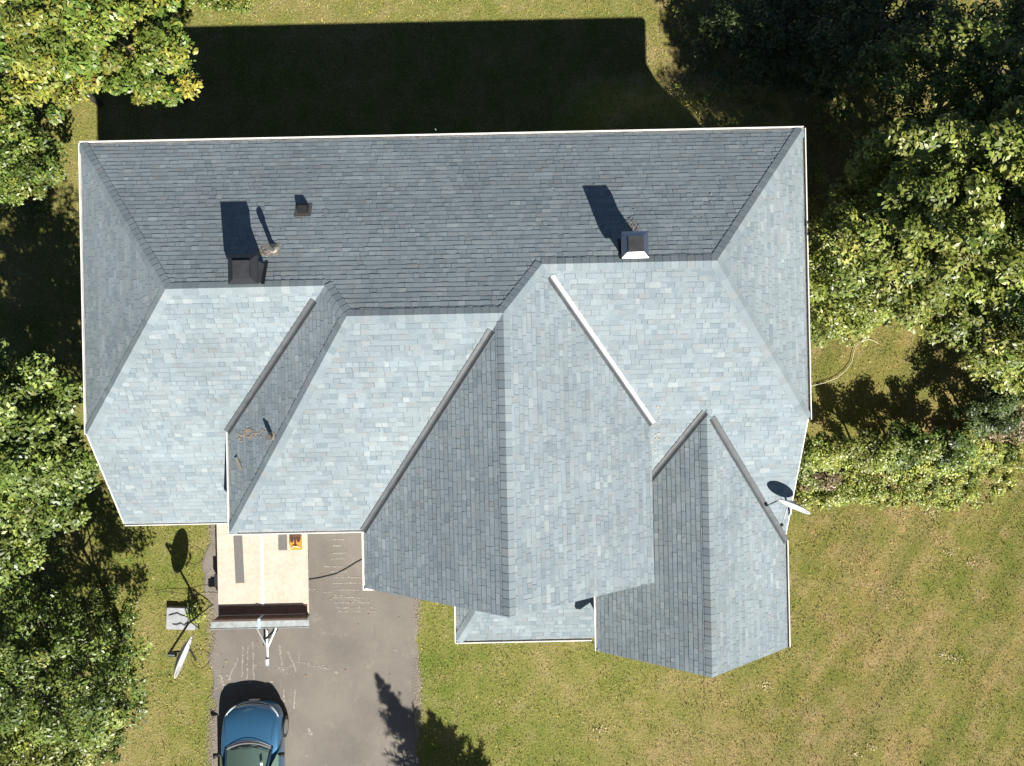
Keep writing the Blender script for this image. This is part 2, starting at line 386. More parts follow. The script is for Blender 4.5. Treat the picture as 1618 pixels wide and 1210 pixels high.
def shingle_face(key):
    f = PL[key]; c0 = f(0, 0); gu, gv = f(1, 0)-c0, f(0, 1)-c0
    n = Vector((-gu, -gv, 1)).normalized()
    up = Vector((gu, gv, gu*gu+gv*gv)).normalized(); al = up.cross(n).normalized()
    poly = FACES[key]; P3 = [Vector((u, v, f(u, v))) for u, v in poly]; O = P3[0].copy()
    P2 = [((p-O).dot(al), (p-O).dot(up)) for p in P3]
    tris = geometry.tessellate_polygon([[Vector((a, b_, 0)) for a, b_ in P2]])
    T = []
    for t in tris:
        q = [P2[i] for i in t]
        ar = (q[1][0]-q[0][0])*(q[2][1]-q[0][1])-(q[1][1]-q[0][1])*(q[2][0]-q[0][0])
        if abs(ar) < 1e-6: continue
        if ar < 0: q = q[::-1]
        T.append(q)
    amin = min(p[0] for p in P2); amax = max(p[0] for p in P2); bmin = min(p[1] for p in P2); bmax = max(p[1] for p in P2)
    mb = MB(); ex = .126; row = 0; b0 = bmin-.03
    while b0 < bmax:
        b1 = b0+ex; a0 = amin-random.uniform(.05, .3)
        lay_w = random.uniform(-.004, .004); rowk = random.uniform(.95, 1.05)
        while a0 < amax:
            wd = random.choice((.11, .14, .16, .19, .24)); joint_shade = random.random() < (.32 if key in ('rear', 'fa', 'bf', 'fe', 'pf') else .62); band = random.random() < (.35 if key == 'rear' else .55); a1 = a0+wd; thick = random.choice((.007, .008, .012)); col = shade(); col = (col[0]*rowk, col[1]*rowk, col[2]*rowk, 1)
            bl = b0+lay_w+random.uniform(-.003, .003)
            for q in T:
                if max(p[0] for p in q) < a0 or min(p[0] for p in q) > a1 or max(p[1] for p in q) < bl or min(p[1] for p in q) > b1: continue
                pl = list(q)
                for nn, dd in (((1, 0), a0), ((-1, 0), -a1), ((0, 1), bl), ((0, -1), -b1-.004)):
                    pl = clip(pl, nn, dd)
                    if len(pl) < 3: break
                if len(pl) < 3: continue
                hgt = lambda bb: .004 + thick*max(0, (b1-bb)/ex)
                top = [O+al*a+up*bb+n*hgt(bb) for a, bb in pl]
                if joint_shade:
                    jp = clip(pl, (1, 0), a1-.015); pl_ = clip(pl, (-1, 0), -(a1-.015))
                    if len(jp) >= 3: mb.face([O+al*a+up*bb+n*hgt(bb) for a, bb in jp], (col[0]*.62, col[1]*.64, col[2]*.67, 1))  # dark strip at the tab end, shadow of the joint put into the colour
                else: pl_ = pl
                if len(pl_) < 3: continue
                lowp = clip(pl_, (0, -1), -(b1-.022)) if band else pl_
                if band:
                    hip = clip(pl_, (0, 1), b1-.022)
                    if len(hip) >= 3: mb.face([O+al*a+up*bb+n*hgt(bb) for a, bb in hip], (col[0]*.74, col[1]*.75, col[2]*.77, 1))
                if len(lowp) >= 3: mb.face([O+al*a+up*bb+n*hgt(bb) for a, bb in lowp], col)
                for i in range(len(pl)):
                    p, r_ = pl[i], pl[(i+1) % len(pl)]
                    onb = abs(p[1]-bl) < 1e-5 and abs(r_[1]-bl) < 1e-5
                    ona = (abs(p[0]-a0) < 1e-5 and abs(r_[0]-a0) < 1e-5) or (abs(p[0]-a1) < 1e-5 and abs(r_[0]-a1) < 1e-5)
                    if onb or ona:
                        A_, B_ = top[i], top[(i+1) % len(pl)]
                        mb.face([B_, A_, A_-n*(thick+.003), B_-n*(thick+.003)], (col[0]*.6, col[1]*.6, col[2]*.6, 1))
            a0 = a1
        b0 = b1; row += 1
    return mb.build('roof_slope', M['shingle'], house), (al, up, n)
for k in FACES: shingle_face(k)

# roof deck, one closed slab under every slope
mb = MB()
for k, poly in FACES.items():
    f = PL[k]; top = [Vector((u, v, f(u, v)-.004)) for u, v in poly]; bot = [p-Vector((0, 0, .16)) for p in top]
    tri = geometry.tessellate_polygon([[Vector((p.x, p.y, 0)) for p in top]])
    for t in tri:
        mb.face([top[i] for i in t]); mb.face([bot[i] for i in reversed(t)])
    for i in range(len(top)):
        j = (i+1) % len(top); mb.face([top[i], bot[i], bot[j], top[j]])
mb.build('roof_deck', M['white'], house)

def V3(k, p, dz=0): return Vector((p[0], p[1], PL[k](*p)+dz))
def down_dir(key, edge_dir):
    """unit direction in the plane, square to the edge, pointing away downhill or sideways"""
    f = PL[key]; c0 = f(0, 0); n = Vector((-(f(1,0)-c0), -(f(0,1)-c0), 1)).normalized()
    return n.cross(edge_dir).normalized(), n
def caps(k1, k2, a, b_, w=.155):
    A, B = V3(k1, a), V3(k1, b_)
    if A.z > B.z: A, B = B, A                       # laid from the low end up
    e = (B-A).normalized(); L_ = (B-A).length
    d1, n1 = down_dir(k1, e); d2, n2 = down_dir(k2, e)
    cen = lambda k: Vector((sum(p[0] for p in FACES[k])/len(FACES[k]), sum(p[1] for p in FACES[k])/len(FACES[k]), 0))
    mid = (A+B)/2
    # step towards the slope that owns each side
    def fix(d, k, other):
        t = mid+d*.2; return d if (PL[k](t.x, t.y) <= PL[other](t.x, t.y)+1e-6) else -d
    d1 = fix(d1, k1, k2); d2 = fix(d2, k2, k1)
    up_ = (n1+n2).normalized(); mb = MB(); t = 0
    while t < L_-.02:
        t1 = min(t+.175, L_); col = shade(); col = tuple(x*.95 for x in col[:3])+(1,)
        lo, hi = .022, .015
        P = A+e*(t-.004); Q = A+e*t1
        mb.face([P+d1*w+n1*lo, P+up_*(lo+.004), Q+up_*(hi+.004), Q+d1*w+n1*hi], col)
        mb.face([P+up_*(lo+.004), P+d2*w+n2*lo, Q+d2*w+n2*hi, Q+up_*(hi+.004)], col)
        dk = tuple(x*.85 for x in col[:3])+(1,)
        mb.face([P+d1*w+n1*.002, P+up_*.002, P+up_*(lo+.004), P+d1*w+n1*lo], dk)
        mb.face([P+up_*.002, P+d2*w+n2*.002, P+d2*w+n2*lo, P+up_*(lo+.004)], dk)
        mb.face([P+d1*w+n1*lo, Q+d1*w+n1*hi, Q+d1*w, P+d1*w], dk); mb.face([P+d2*w+n2*lo, P+d2*w, Q+d2*w, Q+d2*w+n2*hi], dk)
        t = t1
    return mb.build('ridge_cap', M['shingle'], house)
for a in (('rear','west',NW,rA), ('rear','east',NE,rE), ('rear','fa',rA,jA), ('rear','bw',jA,rB0), ('rear','bf',rB0,rC), ('rear','ce',rC,jE), ('rear','fe',jE,rE),
          ('fa','west',rA,SW), ('fe','east',rE,SE), ('bf','bw',rB0,(-6.85,-3.45)), ('cw','ce',rC,(-.15,CV)), ('dw','de',dr,(4.635,DV)), ('pf','pw',(-1.68,-7.22),FACES['pw'][2])):
    caps(*a)

def valley(k1, k2, a, b_, w=.10, w2=.10, label=None):
    A, B = V3(k1, a), V3(k1, b_); e = (B-A).normalized()
    d1, n1 = down_dir(k1, e); d2, n2 = down_dir(k2, e); mid = (A+B)/2
    def fix(d, k, other):
        t = mid+d*.2; return d if PL[k](t.x, t.y) >= PL[other](t.x, t.y)-1e-6 else -d
    d1 = fix(d1, k1, k2); d2 = fix(d2, k2, k1); up_ = (n1+n2).normalized(); mb = MB(); ns = 40
    prev = None
    for i in range(ns+1):
        P = A+(B-A)*(i/ns); j = lambda s: random.uniform(-s, s)
        r_ = [P+d1*(w+.012)+n1*.004, P+d1*w+n1*(.026+j(.0015)), P+d1*.025+n1*.020, P+up_*(.030), P+d2*.025+n2*.020, P+d2*w2+n2*(.026+j(.0015)), P+d2*(w2+.012)+n2*.004]
        if prev:
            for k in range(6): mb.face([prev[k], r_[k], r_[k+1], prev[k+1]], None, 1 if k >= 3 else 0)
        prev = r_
    o = mb.build('valley_flashing', [M['valley_bright' if label else 'valley'], M['valley']], house)  # bright valley: shade of the unlit side put in as dark metal
    if label: o['label'] = label
    return o
def lerp2(a, b_, t): return (a[0]+(b_[0]-a[0])*t, a[1]+(b_[1]-a[1])*t)
valley('fa', 'bw', lerp2((-6.85, vS), jA, -.005), lerp2((-6.85, vS), jA, .91))
valley('bf', 'cw', lerp2((-3.62, -3.45), rC, -.005), lerp2((-3.62, -3.45), rC, .93))
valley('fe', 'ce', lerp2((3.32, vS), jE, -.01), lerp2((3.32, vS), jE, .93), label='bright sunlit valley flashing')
valley('fe', 'dw', lerp2(vdw, dr, .12), lerp2(vdw, dr, .985))
valley('fe', 'de', lerp2(vde, dr, .0), lerp2(vde, dr, .95))

def gutter(k, a, b_, out, w=.095, dirt=False):
    A = V3(k, a); B = V3(k, b_); o = Vector((out[0], out[1], 0)); h = .10; t = .014
    z = Vector((0, 0, 1)); e = (B-A).normalized(); mb = MB()
    lo = -h-.02; hi = -.018
    def prism(x0, x1, z0, z1, mi=0):
        q = [(x0, z0), (x1, z0), (x1, z1), (x0, z1)]
        p = [A+o*x+z*zz for x, zz in q]; r_ = [B+o*x+z*zz for x, zz in q]
        for i in range(4): mb.face([p[i], p[(i+1)%4], r_[(i+1)%4], r_[i]], None, mi)
        mb.face(p[::-1], None, mi); mb.face(r_, None, mi)
    prism(0, t, lo, hi); prism(w-t*1.6, w, lo, hi+.012); prism(t, w-t*1.6, lo, lo+t)
    prism(t, w-t*1.6, lo+t, lo+t+(.045 if dirt else .01), 1 if dirt else 0)
    for P, s in ((A, 1), (B, -1)):
        pa_ = P+e*s*.004; q = [pa_+o*t+z*(lo+.002), pa_+o*(w-t)+z*(lo+.002), pa_+o*(w-t)+z*hi, pa_+o*t+z*hi]; mb.face(q)
    g = mb.build('gutter', [M['white'], M['gutterdirt']], house)
    return g
gutter('rear', (uW-.05, vN), (uE+.05, vN), (0, 1)); gutter('west', (uW, vS-.02), (uW, vN+.05), (-1, 0), .075)
gutter('east', (uE, vN+.05), (uE, vS-.02), (1, 0), .10, True)
gutter('fa', (uW, -3.48), (-6.93, -3.48), (0, -1), .07); gutter('bf', (-6.90, -3.45), (-3.66, -3.45), (0, -1), .08)
gutter('bw', (-6.85, -3.50), (-6.85, vS-.03), (-1, 0), .07); gutter('cw', (-3.62, CV-.03), (-3.62, -3.52), (-1, 0), .08)
gutter('de', (7.13, DV), (7.13, vde[1]+.05), (1, 0), .09, True); gutter('dw', (2.14, DV), (2.14, -4.93), (-1, 0), .09)
gutter('pf', (-1.75, -7.22), (2.10, -7.22), (0, -1), .09, True); gutter('pw', (-1.68, -7.28), (-1.68, -4.9), (-1, 0), .08)
# rake boards (thin trim on sloping edges)
def rake(k, a, b_, out, w=.03):
    A, B = V3(k, a), V3(k, b_); o = Vector((out[0], out[1], 0)); z = Vector((0, 0, 1)); mb = MB()
    q = [(0.002, -.20), (w, -.20), (w, .006), (.002, .006)]
    p = [A+o*x+z*zz for x, zz in q]; r_ = [B+o*x+z*zz for x, zz in q]
    for i in range(4): mb.face([p[i], p[(i+1)%4], r_[(i+1)%4], r_[i]])
    mb.face(p[::-1]); mb.face(r_); mb.build('rake_board', M['white'], house)
rake('fa', (uW, vS), (uW, -3.48), (-1, 0)); rake('fe', (7.11, vS), (7.11, -4.28), (1, 0), .02)
mb = MB(); mb.box((-3.70, CV-.06, Z1-.16), (-3.10, CV-.013, Z1-.03)); mb.build('eave_return', M['white'], house)

# walls
def wall_run(mb, pts, zt):
    for (a, b_), (za, zb) in zip(zip(pts[:-1], pts[1:]), zt):
        d = Vector((b_[0]-a[0], b_[1]-a[1], 0)); n = Vector((-d.y, d.x, 0)).normalized()*.12
        P = [Vector((a[0], a[1], -.1)), Vector((b_[0], b_[1], -.1)), Vector((b_[0], b_[1], zb)), Vector((a[0], a[1], za))]
        Q = [p+n for p in P]
        mb.face(P); mb.face(Q[::-1])
        for i in range(4): j = (i+1)%4; mb.face([P[j], P[i], Q[i], Q[j]])
mb = MB()
wv = -3.1
wall_run(mb, [(6.75, 5.6), (-9.9, 5.6)], [(6.15, 6.15)])
wall_run(mb, [(-9.9, 5.6), (-9.9, vS), (-9.9, wv)], [(6.15, 6.10), (6.10, 4.52)])
wall_run(mb, [(-9.9, wv), (-6.5, wv)], [(4.52, 4.52)])
wall_run(mb, [(-6.5, vS-.1), (-6.5, wv)], [(6.15, 6.15)])
wall_run(mb, [(-6.5, wv), (-3.27, wv)], [(6.2, 6.2)])
wall_run(mb, [(-3.27, wv), (-3.27, -4.55)], [(6.2, 6.2)])
wall_run(mb, [(-3.27, -4.55), (-.15, -4.55), (2.97, -4.55)], [(6.3, 8.62), (8.62, 6.3)])
wall_run(mb, [(2.97, -4.55), (2.97, vS)], [(6.3, 6.3)])
wall_run(mb, [(2.49, -4.60), (2.49, -6.8)], [(4.45, 4.45)])
wall_run(mb, [(2.49, -6.8), (4.635, -6.8), (6.75, -6.8)], [(4.45, 6.15), (6.15, 4.45)])
wall_run(mb, [(6.75, -6.8), (6.75, vde[1]-.1), (6.75, vS), (6.75, 5.6)], [(4.2, 4.1), (4.1, 5.95), (5.95, 6.1)])
mb.build('wall', M['siding'], house)
def window(c_, axis, w_, h_, out):
    """axis 0 = runs along u"""
    mb = MB(); g = MB(); t = .07
    def bx(mb_, s0, s1, z0, z1, d0, d1):
        if axis == 0: mb_.box((c_[0]+s0, min(c_[1]+out*d0, c_[1]+out*d1), c_[2]+z0), (c_[0]+s1, max(c_[1]+out*d0, c_[1]+out*d1), c_[2]+z1))
        else: mb_.box((min(c_[0]+out*d0, c_[0]+out*d1), c_[1]+s0, c_[2]+z0), (max(c_[0]+out*d0, c_[0]+out*d1), c_[1]+s1, c_[2]+z1))
    bx(mb, -w_/2-t, w_/2+t, h_/2, h_/2+t, .0, .05); bx(mb, -w_/2-t, w_/2+t, -h_/2-t, -h_/2, .0, .07)
    bx(mb, -w_/2-t, -w_/2, -h_/2, h_/2, .0, .05); bx(mb, w_/2, w_/2+t, -h_/2, h_/2, .0, .05)
    bx(mb, -w_/2, w_/2, -.02, .02, .0, .04)
    o = mb.build('window', M['white'], house); bx(g, -w_/2+.002, w_/2-.002, -h_/2+.002, h_/2-.002, .002, .02)
    g.build('pane', M['glass'], o)
for z in (1.6, 4.4):
    for u in (-8.2, -5.4, -2.4, .8, 3.6, 5.6): window((u, 5.6, z), 0, 1.0, 1.3, 1)
    for v in (.6, 3.6): window((-9.9, v, z), 1, 1.0, 1.2, -1); window((6.75, v, z), 1, 1.0, 1.2, 1)
window((-8.2, wv, 2.3), 0, 1.2, 1.2, -1); window((-1.9, -4.55, 4.9), 0, 1.2, 1.3, -1); window((1.3, -4.55, 4.9), 0, 1.2, 1.3, -1)
window((4.635, -6.8, 2.4), 0, 1.8, 1.4, -1)
mb = MB()
for i in range(4): mb.box((-6.2, wv-.05, .05+.55*i), (-3.6, wv-.002, .58+.55*i))
mb.build('garage_door', M['white'], house)
mb = MB(); mb.box((-.4, -4.60, .35), (.5, -4.552, 2.4)); d = mb.build('door', mat('door_paint', (.12,.03,.025,1), .4), house)
mb = MB(); mb.tube([(.4, -4.62, 1.3), (.4, -4.66, 1.3)], .03); mb.build('handle', M['darkmetal'], d)
mb = MB(); mb.box((-1.5, -7.1, -.05), (2.45, -4.55, .3)); mb.build('porch_floor', mat('concrete', (.38,.37,.34,1), .9, noise=(4,.8,1.1)), house)
for u in (-1.35, .5, 2.2):
    mb = MB(); mb.frustum((u, -7.0, .3), .18, .18, .14, .14, 2.56); mb.build('porch_post', M['white'], house)
# downspouts
for (u, v, zt) in ((-3.35, wv-.06, 6.0), (2.40, -6.75, 4.2), (6.82, -6.7, 4.2)):
    mb = MB(); mb.box((u-.04, v-.04, .1), (u+.04, v+.04, zt)); mb.build('downspout', M['white'], house)

# chimneys, vents
def chimney(u, v, zt, wd, bright):
    zr = PL['rear'](u, v)-.6
    mb = MB(); mb.box((u-wd*.40, v-wd*.40, zr), (u+wd*.40, v+wd*.40, zt-.22))
    c_ = mb.build('chimney', mat('chimney_cladding', (.045,.05,.06,1) if not bright else (.06,.065,.075,1), .6, noise=(8, .7, 1.2)), house)
    mb = MB(); mb.frustum((u, v, zt-.13), wd*1.08, wd*1.08, wd*.66, wd*.66, .055, 0, 1); mb.box((u-wd*.53, v-wd*.53, zt-.24), (u+wd*.53, v+wd*.53, zt-.132))
    mb.build('cap', [M['hoodmetal'] if bright else mat('slate_metal', (.035,.038,.045,1), .40, .5), M['darkmetal']], c_)
    mb = MB(); mb.frustum((u, v, zt-.074), wd*.64, wd*.64, wd*.62, wd*.62, .05); mb.build('lid', mat('lid_grey', (.022,.024,.028,1), .6, noise=(5,.6,1.4)), c_)
    for s in (-1, 1):
        mb = MB(); mb.face([V3('rear', (u+s*wd*.40, v-wd*.44), .03), V3('rear', (u+s*wd*.54, v-wd*.44), .03), V3('rear', (u+s*wd*.54, v+wd*.5), .03), V3('rear', (u+s*wd*.40, v+wd*.5), .03)])
        mb.build('flashing', M['darkmetal'], c_)
def unyaw(p): return (p.x*math.cos(YAW)+p.y*math.sin(YAW), -p.x*math.sin(YAW)+p.y*math.cos(YAW))
u, v = unyaw(Vector((-5.58, 2.35))); chimney(u, v, 9.0, .56, False)
u, v = unyaw(Vector((2.60, 2.92))); chimney(u, v, 8.7, .52, True)
def vent(k, p, h, r_, plate=.16, m_='pipe'):
    u, v = p; z = PL[k](u, v); mb = MB()
    mb.tube([(u, v, z-.1), (u, v, z+h)], r_, 14); mb.tube([(u, v, z+h-.10), (u, v, z+h+.012)], r_*1.35, 14)
    o = mb.build('vent_pipe', M[m_], house, False)
    mb = MB(); mb.tube([(u, v, z-.05), (u, v, z+.02), (u, v, z+.09)], [plate*.9, plate*.62, r_*1.15], 14)
    q = [V3(k, (u+a*plate, v+b_*plate), .02) for a, b_ in ((-1,-1),(1,-1),(1,1),(-1,1))]; mb.face(q)
    mb.build('flange', mat('galvanised', (.50,.47,.42,1), .5, .4, noise=(20, .3, 1.3)), o)
vent('rear', unyaw(Vector((-5.22, 2.92))), .52, .05, .15)
pp = at(428, 690, 7.3); vent('bw', unyaw(pp), .24, .05, .10)
# low box vent
def boxvent(u, v):
    z = PL['rear'](u, v); mb = MB(); mb.frustum((u, v, z-.08), .26, .22, .20, .16, .22); o = mb.build('roof_vent', M['black'], house)
    mb = MB(); mb.face([V3('rear', (u+a, v+b_), .022) for a, b_ in ((-.19,-.17),(.19,-.17),(.19,.17),(-.19,.17))]); mb.build('flange', M['pipe'], o)
boxvent(*unyaw(at(481, 333, 7.25)))
# sawdust and tan scuffs left on the shingles
V = []; C = []
def crumbs(k, cx, cy, sx, sy, n, z, tone=(.50,.40,.30)):
    for i in range(n):
        p = at(cx+random.gauss(0, sx), cy+random.gauss(0, sy), z); u, v = unyaw(p); s = random.uniform(.008, .028)
        a = random.uniform(0, 6.3); q = []
        for t in range(4):
            uu, vv = u+math.cos(a+t*1.57)*s*(1.6 if t % 2 else .7), v+math.sin(a+t*1.57)*s*(1.6 if t % 2 else .7); q.append((uu, vv, PL[k](uu, vv)+.026))
        V.append(q); g = random.uniform(.6, 1.1); C.append(tuple(x*g for x in tone))
crumbs('rear', 1000, 357, 8, 8, 90, 7.85, (.36,.33,.31)); crumbs('rear', 413, 398, 8, 4, 90, 7.95, (.52,.45,.36))
for i in range(16):
    a = i/16*6.28; crumbs('bw', 386+8*math.cos(a), 686+6*math.sin(a), 1, 1, 4, 7.0)
for x, y in ((362, 690), (372, 688), (400, 690), (410, 685), (368, 695), (395, 683), (420, 680)): crumbs('bw', x, y, 3, 3, 8, 7.0)
crumbs('fe', 1040, 700, 9, 22, 45, 6.6, (.40,.37,.33))
for x, y in ((560, 300), (700, 260), (900, 330), (1100, 350)): crumbs('rear', x, y, 90, 40, 10, 7.2, (.42,.43,.44))
quads_mesh('sawdust', np.array(V), np.array(C), M['grit'], house)['kind'] = 'stuff'
def scrap(k, pix, z, w_, l_, ang, m_):
    u, v = unyaw(at(pix[0], pix[1], z)); mb = MB(); c_, s_ = math.cos(ang), math.sin(ang); P = []
    for a, b_ in ((-w_,-l_),(w_,-l_),(w_,l_),(-w_,l_)):
        uu, vv = u+a*c_-b_*s_, v+a*s_+b_*c_; P.append(Vector((uu, vv, PL[k](uu, vv)+.03)))
    Q = [p+Vector((0, 0, .02)) for p in P]; mb.face(Q)
    for i in range(4): mb.face([P[i], P[(i+1)%4], Q[(i+1)%4], Q[i]])
    return mb, m_
mb, m_ = scrap('bw', (374, 733), 6.6, .05, .16, .5, None); o = mb.build('shingle_scrap', mat('scrap_metal', (.30,.28,.24,1), .6), None); o.rotation_euler = (0, 0, YAW)
tag(o, 'small bent tan scrap lying on the narrow roof slope over the trailer', 'scrap')

# ------------------------------------------------------------------ satellite dishes
def dish(root, c_, nrm, rx, ry, name='reflector'):
    n = Vector(nrm).normalized(); z = Vector((0, 0, 1)); a = z.cross(n).normalized(); b_ = n.cross(a)
    mb = MB(); K = 9; S_ = 36; rings = []
    for side in (0, 1):
        rr = []
        for i in range(K+1):
            t = i/K; off = .16*min(rx, ry)*2*(t*t-1) - side*.012
            rr.append([mb.vert(Vector(c_)+a*(rx*t*math.cos(6.2832*k/S_))+b_*(ry*t*math.sin(6.2832*k/S_))+n*off) for k in range(S_)])
        rings.append(rr)
        for i in range(K):
            for k in range(S_):
                q = (rr[i][k], rr[i+1][k], rr[i+1][(k+1)%S_], rr[i][(k+1)%S_]); mb.f.append(q if side == 0 else q[::-1]); mb.c.append(None); mb.m.append(0)
    for k in range(S_):
        mb.f.append((rings[0][K][k], rings[1][K][k], rings[1][K][(k+1)%S_], rings[0][K][(k+1)%S_])); mb.c.append(None); mb.m.append(0)
    mb.build(name, M['paperwhite'], root, True); return n, a, b_
rd = Vector((7.0, -3.08, 5.62)); mt = at(1241, 822, 4.55)
root = empty('satellite_dish', mt); tag(root, 'white satellite dish on the eave at the right-hand side of the roof', 'satellite dish')
n, a, b_ = dish(root, rd-mt, (-.42, -.88, .20), .43, .28)
mb = MB(); mb.tube([(0, 0, 0), (.02, .25, .35), tuple(rd-mt+Vector((.02, .1, -.25))), tuple(rd-mt-n*.14)], .024, 10); mb.build('mast', M['paperwhite'], root)
f0 = rd-mt-b_*.40-n*.02; f1 = rd-mt-b_*.30+n*.50
mb = MB(); mb.tube([f0, f1], .017, 8); arm = mb.build('feed_arm', M['paperwhite'], root)
mb = MB(); mb.tube([f1, f1+Vector((-.02, .03, .07)), f1+Vector((-.04, .06, .11))], [.03, .045, .03], 12); mb.build('receiver', M['black'], arm)
mb = MB(); mb.box((-.10, -.07, -.05), (.07, .07, 0)); bevel(mb.build('mount', M['darkmetal'], root), .008)

base = at(320, 968, 0); gd = Vector((-9.34, -7.8, 2.75))
root = empty('satellite_dish', base); tag(root, 'tall standing satellite dish on the grass left of the trailer', 'satellite dish')
c_ = gd-base; n, a, b_ = dish(root, c_, (.92, -.34, -.12), .62, .50)
top = at(266, 1034, 2.85)-base
mb = MB(); mb.tube([(0, 0, -.1), (0.0, 0, 1.1), tuple(top)], .035, 10); mb.build('mast', M['black'], root)
mb = MB(); mb.tube([tuple(top), tuple(c_-n*.2)], .06, 10); mb.tube([tuple(top+Vector((0,0,-.2))), tuple(c_-n*.17-b_*.3)], .03, 8); mb.build('bracket', M['darkmetal'], root)
f1 = at(309, 1041, 2.6)-base
mb = MB(); mb.tube([c_-b_*.56, f1], .022, 8); mb.tube([c_+a*.40, f1], .010, 6); arm = mb.build('feed_arm', M['black'], root)
mb = MB(); mb.tube([f1, f1+Vector((.04, .02, .12))], [.03, .04], 12); mb.build('receiver', M['darkmetal'], arm)
for i, (dx, dy) in enumerate(((-.45, .35), (.35, .28), (-.10, -.5))):
    mb = MB(); mb.tube([(0, 0, .95), (dx, dy, .01)], .018, 8); mb.build('leg', M['black'], root)
# concrete slab, plant and wires beside it
sp = at(290, 975, 0); mb = MB(); mb.box((-.46, -.34, -.05), (.46, .34, .20))
o = bevel(mb.build('concrete_slab', mat('slab', (.33,.34,.36,1), .9, noise=(4, .75, 1.15), bump=(20, .01))), .02); o.location = sp; o.rotation_euler = (0, 0, R(-2))
tag(o, 'light grey concrete slab on the grass under the standing dish', 'slab')
mb = MB()
pts = [(-.38,.12,.215), (-.22,.16,.23), (-.10,.19,.22), (.02,.12,.23), (.14,.10,.22), (.3,.02,.24), (.44,-.02,.22)]
mb.tube([sp+Vector(p) for p in pts], .012, 6)
pts = [(-.26,-.16,.215), (-.12,-.18,.23), (0,-.13,.22), (.12,-.20,.23), (.22,-.1,.22), (.3,.08,.24)]
mb.tube([sp+Vector(p) for p in pts], .012, 6)
tag(mb.build('cable', M['rubber']), 'black cable squiggling over the grey concrete slab', 'cable')
mb = MB()
a0, a1 = at(245, 936, .02), at(345, 937, .25); mb.tube([a0.lerp(a1, t)+Vector((0, .04*math.sin(t*9), .02)) for t in np.linspace(0, 1, 14)], .009, 6)  # dark tube laid out as the shadow line of a cable
tag(mb.build('cable', M['rubber']), 'thin dark line of a cable shadow across the grass left of the trailer', 'cable')
def ring_cable(cx, cy, r_, label):
    p = at(cx, cy, .05); mb = MB(); mb.tube([p+Vector((math.cos(t)*r_*(1+.1*math.sin(3*t)), math.sin(t)*r_, .012*math.sin(5*t))) for t in np.linspace(0, 6.0, 40)], .008, 5)
    tag(mb.build('wire_loop', mat('rusty_wire', (.16,.10,.05,1), .8)), label, 'wire')
ring_cable(308, 880, .28, 'rusty wire loop on dry grass left of the plywood trailer deck'); ring_cable(317, 1043, .30, 'rusty wire loop on dry grass between the dish and driveway')
# black cable over the drive
mb = MB(); K = [(480, 917), (505, 913), (530, 907), (548, 898), (562, 889), (578, 881)]
mb.tube([at(x, y, .05) for i, (x, y) in enumerate(K)], .012, 6)
tag(mb.build('power_cable', M['rubber']), 'black cable running from the trailer across the driveway', 'cable')
# pale garden hose
K = [(1268, 616), (1285, 609), (1305, 604), (1322, 597), (1336, 586), (1346, 572), (1349, 557), (1353, 546), (1361, 539), (1372, 536), (1381, 538), (1388, 543)]
mb = MB(); mb.tube([at(x, y, .08) for x, y in K], .011, 6); tag(mb.build('garden_hose', mat('hose', (.55,.50,.36,1), .5)), 'pale garden hose curving over the lawn right of the house', 'hose')
mb = MB(); mb.tube([at(1548, 540, 1.0), at(1580, 524, 1.6), at(1625, 512, 2.2)], [.012, .02, .025], 6); tag(mb.build('bare_branch', mat('dead_wood', (.36,.34,.30,1), .8)), 'pale bare branch poking out below the right-hand tree', 'branch')

# ------------------------------------------------------------------ trailer
root = empty('utility_trailer', (-7.72, -5.4, 0), R(1.2)); tag(root, 'flat trailer with plywood deck parked at the garage', 'trailer')
m = mat('plywood', (.50,.43,.355,1), .75, noise=(9, .84, 1.06)); weather(m, 1.6, .90, 1.06); M['ply'] = m
X0, X1, Y0, Y1, ZD = -1.40, 1.40, -1.78, 1.9, .80
mb = MB(); mb.box((X0, Y0, ZD-.05), (-.04, Y1, ZD)); mb.box((.012, Y0, ZD-.05), (X1, Y1, ZD)); mb.build('deck', M['ply'], root)
mb = MB(); mb.box((-.04, Y0, ZD-.05), (.012, Y1, ZD+.004)); mb.box((-.055, Y0-.01, ZD+.0045), (.025, Y1, ZD+.010))
mb.build('seam_strip', mat('white_tape', (.72,.76,.82,1), .5), root)
mb = MB()
for x in (X0+.05, X1-.13): mb.box((x, Y0, ZD-.15), (x+.08, Y1, ZD-.052))
for y in (-1.6, -.8, 0, .8, 1.6): mb.box((X0+.13, y, ZD-.15), (X1-.13, y+.06, ZD-.052))
mb.build('frame', M['darkmetal'], root)
mb = MB(); mb.box((X0, Y0-.06, ZD-.1), (X1, Y0-.002, ZD+.40)); hb = mb.build('headboard', mat('brown_board', (.085,.05,.038,1), .7, noise=(7,.7,1.2)), root)
mb = MB(); mb.box((X0+.04, Y0, ZD+.0045), (X1-.04, Y0+.30, ZD+.022)); mb.build('floor_board', mat('brown_sheet', (.17,.10,.08,1), .7, noise=(7,.7,1.2)), root)
mb = MB(); mb.box((X0+.06, Y0+.012, ZD+.0225), (X1-.10, Y0+.024, ZD+.04)); mb.build('edge_trim', M['white'], root)
mb = MB(); mb.box((X0-.08, Y0-.27, ZD+.36), (X1+.10, Y0-.062, ZD+.40)); mb.box((X0-.08, Y0-.29, ZD+.34), (X1+.10, Y0-.272, ZD+.42)); bevel(mb.build('top_rail', mat('grey_alu', (.40,.43,.43,1), .5, .5, noise=(6,.7,1.2)), root), .006)
mb = MB(); mb.box((-.06, Y0-.30, ZD+.405), (.03, Y0-.0, ZD+.415)); mb.box((-.05, Y0+.0, ZD+.011), (.02, Y0+.01, ZD+.41)); mb.build('strap', mat('blue_strap', (.36,.48,.62,1), .6), root)
